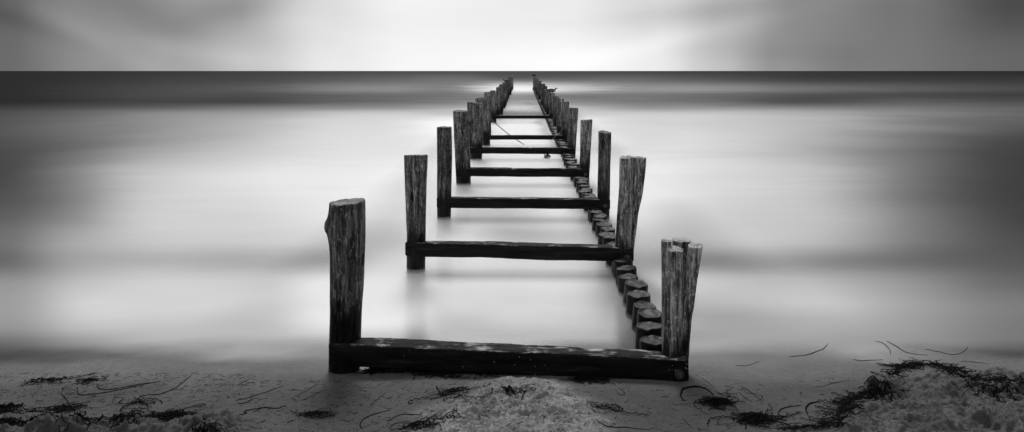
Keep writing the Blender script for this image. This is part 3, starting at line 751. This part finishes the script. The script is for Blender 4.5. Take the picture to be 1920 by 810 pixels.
NAMED = [
 (A([(435,260),(440,298),(500,300),(620,284),(760,254),(900,226)]), .0045, 'long dark stem bent into a hook at its left end, left beach'),
 (A([(556,238),(545,255),(580,273),(650,268),(800,240),(900,228)]), .004, 'long stem lying inside the hooked one on the left beach'),
 (A([(780,315),(850,300),(900,298),(980,265),(1050,215),(1080,190)]), .004, 'slanting stem right of the hooked stems on the left beach'),
 (A([(1325,333),(1390,320),(1500,285),(1600,250)]), .0035, 'straight slanting stem alone on smooth sand left of the nearest post'),
 (A([(1335,352),(1380,348),(1420,325)]), .0035, 'short curved stem just under the straight slanting one'),
 (A([(1330,250),(1370,230),(1410,205)]), .003, 'thin pale short stem near the waterline left of the nearest post'),
 (A([(1665,308),(1740,270),(1780,240),(1765,228),(1740,228)]), .003, 'stem curled over at its top, left of the nearest frame'),
 (A([(1717,325),(1780,295),(1840,265)]), .003, 'short straight stem beside the curled one near the nearest frame'),
 (A([(1330,428),(1350,415),(1385,405),(1375,395),(1440,380),(1510,368)]), .0042, 'kinked dark stem on sand at lower left centre'),
 (A([(1425,400),(1480,375),(1560,378),(1612,358)]), .0042, 'wavy dark stem crossing sand beside the kinked one'),
 (A([(345,295),(380,340),(400,378)]), .004, 'short steep stem standing out among the far left litter'),
 (A([(280,490),(400,470),(510,458)]), .0035, 'pale stem across the lower left sand mounds'),
 (B([(160,362),(205,325),(250,290)]), .003, 'short straight stem below the left end of the nearest beam'),
 (B([(115,495),(108,460),(160,420),(275,388)]), .0045, 'stem curved like a sickle at the bottom left of centre'),
 (B([(260,450),(330,415),(400,412),(450,415)]), .0035, 'arched thin stem right of the sickle shaped one'),
 (B([(270,495),(300,465),(380,450)]), .0035, 'lower arched stem at the frame edge right of the sickle shaped one'),
 (B([(1430,440),(1500,480),(1600,485),(1740,500)]), .0035, 'thin stem near the bottom edge right of the ringed prints'),
 (B([(1540,265),(1560,300),(1590,300),(1580,275),(1555,262)]), .003, 'small looped stem under the right stub of the low board'),
 (C([(10,398),(-10,370),(0,335),(40,320),(90,318),(135,332),(172,362)]), .009, 'thick dark weed hoop lying right of the split post'),
 (C([(185,340),(220,362),(300,378),(312,392),(290,408),(250,405),(180,378)]), .0035, 'looped thin stem right of the thick hoop'),
 (C([(105,265),(140,290),(178,322)]), .0028, 'thin stem above the thick hoop'),
 (C([(330,312),(380,345),(447,397)]), .0038, 'straight stem slanting down, longest of three together right of the hoop'),
 (C([(318,348),(350,380),(395,402)]), .0032, 'left of three short stems together right of the hoop'),
 (C([(300,205),(370,203),(435,183)]), .0028, 'faint stem in the shallow wash right of the split post'),
 (C([(600,162),(700,152),(790,125),(817,106)]), .0035, 'long upcurved stem in the shallow wash'),
 (C([(955,175),(1020,181),(1125,175)]), .0035, 'straight level stem just left of the weed wrack'),
 (C([(1085,90),(1130,100),(1165,130),(1170,152)]), .0035, 'hooked stem above the weed wrack'),
 (C([(1150,88),(1200,110),(1270,140),(1380,150)]), .004, 'long drooping stem above the weed wrack'),
 (C([(1360,120),(1430,130),(1520,145),(1570,135),(1605,113)]), .0035, 'sagging stem at right above the weed wrack, ends turned up'),
 (C([(1565,175),(1640,178),(1725,188)]), .003, 'upper of two level stems at far right in the wash'),
 (C([(1560,210),(1610,216),(1662,226)]), .003, 'lower of two level stems at far right in the wash'),
 (C([(770,320),(850,295),(940,280)]), .0025, 'faint arched stem left of the weed wrack'),
 (C([(535,495),(545,450),(590,432),(662,421)]), .0045, 'dark elbow shaped stem between the two weed heaps and the wrack'),
 (C([(700,472),(694,440),(720,410),(777,402)]), .007, 'thick hooked weed stalk left of the wrack'),
 (C([(0,490),(25,520),(58,552)]), .003, 'short stem below the thick hoop at the bottom edge'),
 (C([(1110,-0+245),(1080,238),(1052,230)]), .004, 'short dark stem touching the left bend of the wrack'),
]
for P, r_, lab in NAMED:
    mb = MB(); stem(mb, P, r_*.62)
    x, y, z = ground(*P[0])
    tag(mb.build('seaweed_strand', M_weed if r_ > .0032 else M_weedp, loc=(x, y, z)), lab, 'seaweed strand', 'washed up stems on the sand')

def heap(cx, cy, sx, sy, n, h, label, rlo=.0018, rhi=.0045, ln=26, name='seaweed_heap'):
    """tangle centred on a spot of the beach given in photograph pixels"""
    mb = MB(); X0, Y0, Z0 = ground(cx, cy); sX = sx/F*Y0; sY = sy*Y0*Y0/(F*H)
    for k in range(int(n*.62)):
        a = rp.uniform(0, 6.28); q = abs(rp.gauss(0, .5)); x = X0+sX*q*math.cos(a); y = Y0+sY*q*math.sin(a)
        hd = rp.choice([rp.gauss(.3, .6), rp.gauss(.3, .6)+math.pi]); p = []; crv = rp.gauss(0, .12); hz = h*max(0, 1-q)*rp.random()
        m = rp.randint(8, ln) if k % 6 else rp.randint(30, 60)
        for j in range(m):
            x += .0055*math.cos(hd)*1.1; y += .0055*math.sin(hd)*.8; hd += crv*1.3+rp.gauss(0, .16)
            dd = math.hypot((x-X0)/sX, (y-Y0)/sY)
            p.append((x, y, hq(x, y)+.003+h*max(0, 1-dd*.8)*(.25+.75*hz/h)+.004*abs(rp.gauss(0, 1))))
        mb.tube(p, rp.uniform(rlo, rhi)*.55, 4)
    return tag(mb.build(name, M_weed, loc=(X0, Y0, Z0)), label, 'seaweed', 'washed up weed tangles')
heap(325, 784, 34, 13, 210, .035, 'dark heap of tangled weed on the left beach mounds')
heap(222, 788, 26, 12, 55, .015, 'loose weed tangle just left of the dark heap, lower left beach')
heap(85, 716, 28, 7, 40, .012, 'small tangle of bits near the waterline at far left')
heap(120, 768, 40, 14, 70, .012, 'sprawling weed tangle on the sand mounds at far left')
heap(12, 770, 26, 22, 90, .025, 'dark weed tangle cut by the left edge of the photo')
heap(165, 716, 40, 4, 34, .008, 'flat strip of twiggy bits above the hooked stem')
heap(40, 803, 40, 9, 120, .02, 'weed tangle in the bottom left corner')
heap(150, 795, 30, 9, 60, .012, 'ragged weed strip between the mounds at lower left')
heap(385, 801, 22, 7, 60, .015, 'weed trailing to the bottom edge right of the dark heap')
heap(255, 758, 30, 7, 26, .008, 'thin scatter of stems above the dark heap on the left beach')
heap(600, 780, 42, 7, 40, .012, 'flat bundle of stems on sand left of the ringed prints')
heap(790, 802, 24, 8, 60, .015, 'weed tangle at the bottom edge left of the ringed prints')
heap(848, 738, 18, 16, 60, .015, 'curly weed tangle at the left edge of the pale mound')
heap(700, 697, 26, 4, 60, .012, 'weed caught under the left end of the nearest beam')
heap(825, 702, 40, 6, 120, .020, 'weed caught beneath the middle of the nearest beam')
heap(905, 700, 30, 7, 50, .02, 'loose stems leaning out beneath the nearest beam above the prints')
heap(1110, 714, 42, 5, 80, .012, 'weed strewn along the right end of the low board')
heap(955, 738, 20, 8, 36, .012, 'small tangle among the ringed prints on the pale mound')
heap(1130, 763, 10, 8, 20, .01, 'sparse tuft on sand right of the pale mound')
heap(1343, 756, 26, 13, 110, .02, 'stringy weed tangle inside and below the thick hoop')
heap(1418, 788, 30, 14, 200, .03, 'dense black weed heap near the bottom right of centre')
heap(1657, 651, 8, 5, 26, .02, 'tiny black tuft in the shallow wash above the wrack')
heap(1385, 736, 12, 9, 8, .005, 'sparse twigs beside the three short stems')

# wrack line
def wrack(path, n, spread, name, label, h=.02):
    mb = MB(); pts = []
    for a, b in zip(path[:-1], path[1:]):
        for t in np.linspace(0, 1, 8, endpoint=False): pts.append((a[0]+(b[0]-a[0])*t, a[1]+(b[1]-a[1])*t, a[2]+(b[2]-a[2])*t))
    W = [ground(p[0], p[1]) for p in pts]
    for k in range(n):
        i = rp.randrange(len(W)-1); w = pts[i][2]; j = min(len(W)-1, i+1)
        d = np.array(W[j][:2])-np.array(W[i][:2]); hd = math.atan2(d[1], d[0])+rp.gauss(0, .45)
        if rp.random() < .5: hd += math.pi
        x = W[i][0]+rp.gauss(0, spread*w); y = W[i][1]+rp.gauss(0, spread*w*.7); p = []; m = rp.randint(6, 24); c = rp.gauss(0, .08)
        for q in range(m):
            p.append((x, y, hq(x, y)+.003+h*w*rp.random()*.5+.003*abs(math.sin(q*.7)))); x += .0075*math.cos(hd); y += .0075*math.sin(hd)*.9; hd += c+rp.gauss(0, .16)
        mb.tube(p, rp.uniform(.0010, .0028), 4)
    x, y, z = W[0]
    return tag(mb.build(name, M_weed, loc=(x, y, z)), label, 'seaweed', 'washed up weed tangles')
wrack([(1572,800,.9),(1575,778,1.0),(1582,762,1.0),(1600,748,1.1),(1640,735,1.2),(1662,722,1.1),(1672,706,1.0),(1684,692,1.1),(1710,684,1.1),(1760,686,.8),(1785,694,.9),(1797,708,1.0),(1835,714,.7),(1880,719,.9),(1935,716,1.1)], 520, .008, 'seaweed_wrack', 'long dark curving line of matted weed along the right sand bank')
wrack([(1470,806,.6),(1510,803,.9),(1545,800,1.0),(1570,790,.8)], 55, .014, 'seaweed_wrack', 'short string of weed joining the dense heap to the curving weed line')
wrack([(1810,720,.5),(1850,728,.7),(1872,738,.6),(1895,728,.5)], 60, .02, 'seaweed_wrack', 'thin forked weed string on sand beneath the right end of the curving line')
wrack([(1790,692,.6),(1776,706,.7),(1768,714,.5)], 40, .012, 'seaweed_wrack', 'short weed string running into the big sand hollow')

# fine litter nobody could count
mb = MB()
for k in range(2100):
    u = rp.random()
    if u < .40: px, py = rp.uniform(-40, 480), 700+abs(rp.gauss(0, 45))
    elif u < .62: px, py = rp.uniform(480, 860), rp.uniform(712, 812)
    elif u < .78: px, py = rp.uniform(840, 1180), rp.uniform(715, 812)
    else: px, py = rp.uniform(1200, 1960), rp.uniform(700, 812)
    if py > 830: continue
    x, y, z = ground(px, py); hd = rp.gauss(.35, .7); p = []; m = rp.choice([2, 2, 2, 3, 3, 4, 6, 9]); c = rp.gauss(0, .12)
    for q in range(m):
        p.append((x, y, hq(x, y)+.0015)); x += .006*math.cos(hd); y += .006*math.sin(hd); hd += c
    mb.tube(p, rp.uniform(.0005, .0012), 3)
tag(mb.build('plant_litter', M_weed), 'fine dark crumbs of weed scattered over the sand', 'plant litter', kind='stuff')

# ------------------------------------------------------------------ sky and sun
w = bpy.data.worlds.new('World'); sc.world = w; w.use_nodes = True
nt = w.node_tree; nt.nodes.clear(); N = NT(nt)
SUN_EL, SUN_AZ = R(50), R(-9)        # azimuth from +Y, clockwise positive
tc = N.n('TexCoord'); dirv = tc.outputs['Generated']
sx = N.n('SeparateXYZ', {0: dirv}); dx, dy, dz = sx.outputs
th = N.m('ARCTAN2', dx, dy)
rad = N.m('SQRT', N.m('ADD', N.m('MULTIPLY', dx, dx), N.m('MULTIPLY', dy, dy)))
el = N.m('ARCTAN2', dz, rad)
tan_t = N.m('MULTIPLY', th, 1.0)
def pos_t(px): return (math.atan((px-983)/1280)+math.pi)/(2*math.pi)
lin = lambda v: (v/255)**2.2
tpos = N.rng(th, -math.pi, math.pi, 0, 1)
lowr = N.ramp(tpos, [(0, .16), (.25, .10), (pos_t(-600), lin(70)), (pos_t(0), lin(104)), (pos_t(180), lin(142)), (pos_t(330), lin(165)), (pos_t(480), lin(200)), (pos_t(620), lin(240)), (pos_t(760), lin(251)), (pos_t(1050), lin(252)), (pos_t(1230), lin(238)), (pos_t(1340), lin(198)), (pos_t(1450), lin(150)), (pos_t(1600), lin(124)), (pos_t(1900), lin(102)), (pos_t(2500), lin(60)), (.75, .09), (1, .16)], 'EASE')
topr = N.ramp(tpos, [(0, .26), (.25, .12), (pos_t(-600), lin(80)), (pos_t(0), lin(92)), (pos_t(120), lin(132)), (pos_t(240), lin(140)), (pos_t(430), lin(158)), (pos_t(600), lin(218)), (pos_t(760), lin(243)), (pos_t(1050), lin(240)), (pos_t(1230), lin(216)), (pos_t(1370), lin(174)), (pos_t(1500), lin(134)), (pos_t(1700), lin(112)), (pos_t(1900), lin(72)), (pos_t(2500), lin(50)), (.75, .11), (1, .26)], 'EASE')
pxn = N.m('ADD', N.m('MULTIPLY', N.m('TANGENT', N.n('Clamp', {0: th, 1: -1.3, 2: 1.3}).outputs[0]), 1280.0), 983.0)
pyn = N.m('SUBTRACT', 133.0, N.m('MULTIPLY', N.m('TANGENT', N.n('Clamp', {0: el, 1: -1.3, 2: 1.3}).outputs[0]), 1280.0))
hi_f = N.rng(el, .005, .085, 0, 1, True)
base = N.mix(hi_f, lowr, topr)
cloud = base
def streak(px, py, la, lb, ang, amt):
    global cloud
    ddx = N.m('SUBTRACT', pxn, px); ddy = N.m('SUBTRACT', pyn, py); c, s = math.cos(R(ang)), math.sin(R(ang))
    u = N.m('DIVIDE', N.m('ADD', N.m('MULTIPLY', ddx, c), N.m('MULTIPLY', ddy, s)), la)
    v = N.m('DIVIDE', N.m('ADD', N.m('MULTIPLY', ddx, -s), N.m('MULTIPLY', ddy, c)), lb)
    g = N.m('EXPONENT', N.m('MULTIPLY', N.m('ADD', N.m('MULTIPLY', u, u), N.m('MULTIPLY', v, v)), -1.0))
    cloud = N.m('MULTIPLY', cloud, N.m('ADD', 1.0, N.m('MULTIPLY', g, amt)))
streak(235, 22, 160, 34, 24, -.20); streak(440, 24, 150, 30, -18, -.20); streak(10, 52, 130, 16, 14, -.24)
streak(150, 70, 170, 20, 24, .16); streak(340, 95, 150, 18, 8, .14); streak(1340, 22, 260, 18, -5, -.12); streak(1330, 62, 240, 18, -12, .12)
streak(1440, 98, 200, 22, 4, -.10); streak(60, 10, 60, 40, 40, -.10)
# wind drawn streaks
cv = N.n('CombineXYZ', {0: N.m('MULTIPLY', pxn, .0022), 1: N.m('MULTIPLY', pyn, .010), 2: 0.0}).outputs[0]
st_ = N.noise(N.mapv(cv, (1, 1, 1), rot=(0, 0, R(14))), 1.0, 4, .5, .4)
cloud = N.m('MULTIPLY', cloud, N.rng(st_, .3, .7, .96, 1.06))
# unseen cloud deck shaped for its light, brightest over the sea ahead, duller to the sides and behind
ahead = N.n('VectorMath', {0: dirv, 1: (0, 1, 0)}, operation='DOT_PRODUCT').outputs['Value']
hv = N.noise(N.mapv(dirv, (2.2, 2.2, 5)), 1.0, 3, .5)
azf = N.m('EXPONENT', N.m('MULTIPLY', N.m('POWER', N.m('DIVIDE', th, .62), 2.0), -1.0))
side = N.m('ADD', .17, N.m('MULTIPLY', azf, .80))  # falloff set to darken the sides of the water
zen = N.rng(el, .5, 1.1, 0, 1, True)
high = N.mix(zen, side, .80)
high = N.m('MULTIPLY', high, N.rng(hv, .3, .7, .85, 1.12))
back = N.rng(ahead, -.15, -.6, 0, 1, True)
high = N.mix(N.m('MULTIPLY', back, N.m('SUBTRACT', 1.0, zen)), high, .50)  # rear level set to fill the post fronts
deck = N.rng(el, .08, .22, 0, 1, True)
cloud = N.mix(deck, cloud, high)
sky = N.n('TexSky', sky_type='NISHITA', sun_disc=False, sun_elevation=SUN_EL, sun_rotation=SUN_AZ, air_density=1.0, dust_density=2.0)
bw = N.n('RGBToBW', {0: sky.outputs[0]}).outputs[0]
bg1 = N.n('Background', {'Color': N.n('CombineColor', {0: bw, 1: bw, 2: bw}).outputs[0], 'Strength': .05})
bg2 = N.n('Background', {'Color': N.n('CombineColor', {0: cloud, 1: cloud, 2: cloud}).outputs[0], 'Strength': 1.0})
mx = N.n('MixShader', {0: .96}); N.link(bg1.outputs[0], mx.inputs[1]); N.link(bg2.outputs[0], mx.inputs[2])
out = N.n('OutputWorld'); N.link(mx.outputs[0], out.inputs[0])

sl = bpy.data.lights.new('sun', 'SUN'); sl.energy = 2.0; sl.angle = R(16); sl.color = (1, 1, 1)
so = bpy.data.objects.new('sun', sl); COL.objects.link(so)
sd = Vector((math.sin(SUN_AZ)*math.cos(SUN_EL), math.cos(SUN_AZ)*math.cos(SUN_EL), math.sin(SUN_EL)))
so.rotation_euler = sd.to_track_quat('Z', 'Y').to_euler(); so.location = (0, 0, 20)

cam = bpy.data.cameras.new('camera'); co = bpy.data.objects.new('camera', cam); COL.objects.link(co)
co.location = (0, 0, H); co.rotation_euler = (R(90), 0, 0)
cam.sensor_width = 36; cam.lens = 24; cam.shift_x = -(VX-960)/1920; cam.shift_y = -(405-VY)/1920
cam.clip_start = .05; cam.clip_end = 100000
sc.camera = co
sc.view_settings.view_transform = 'Standard'; sc.view_settings.look = 'None'; sc.view_settings.exposure = 0; sc.view_settings.gamma = 1
sc.cycles.transparent_max_bounces = 16
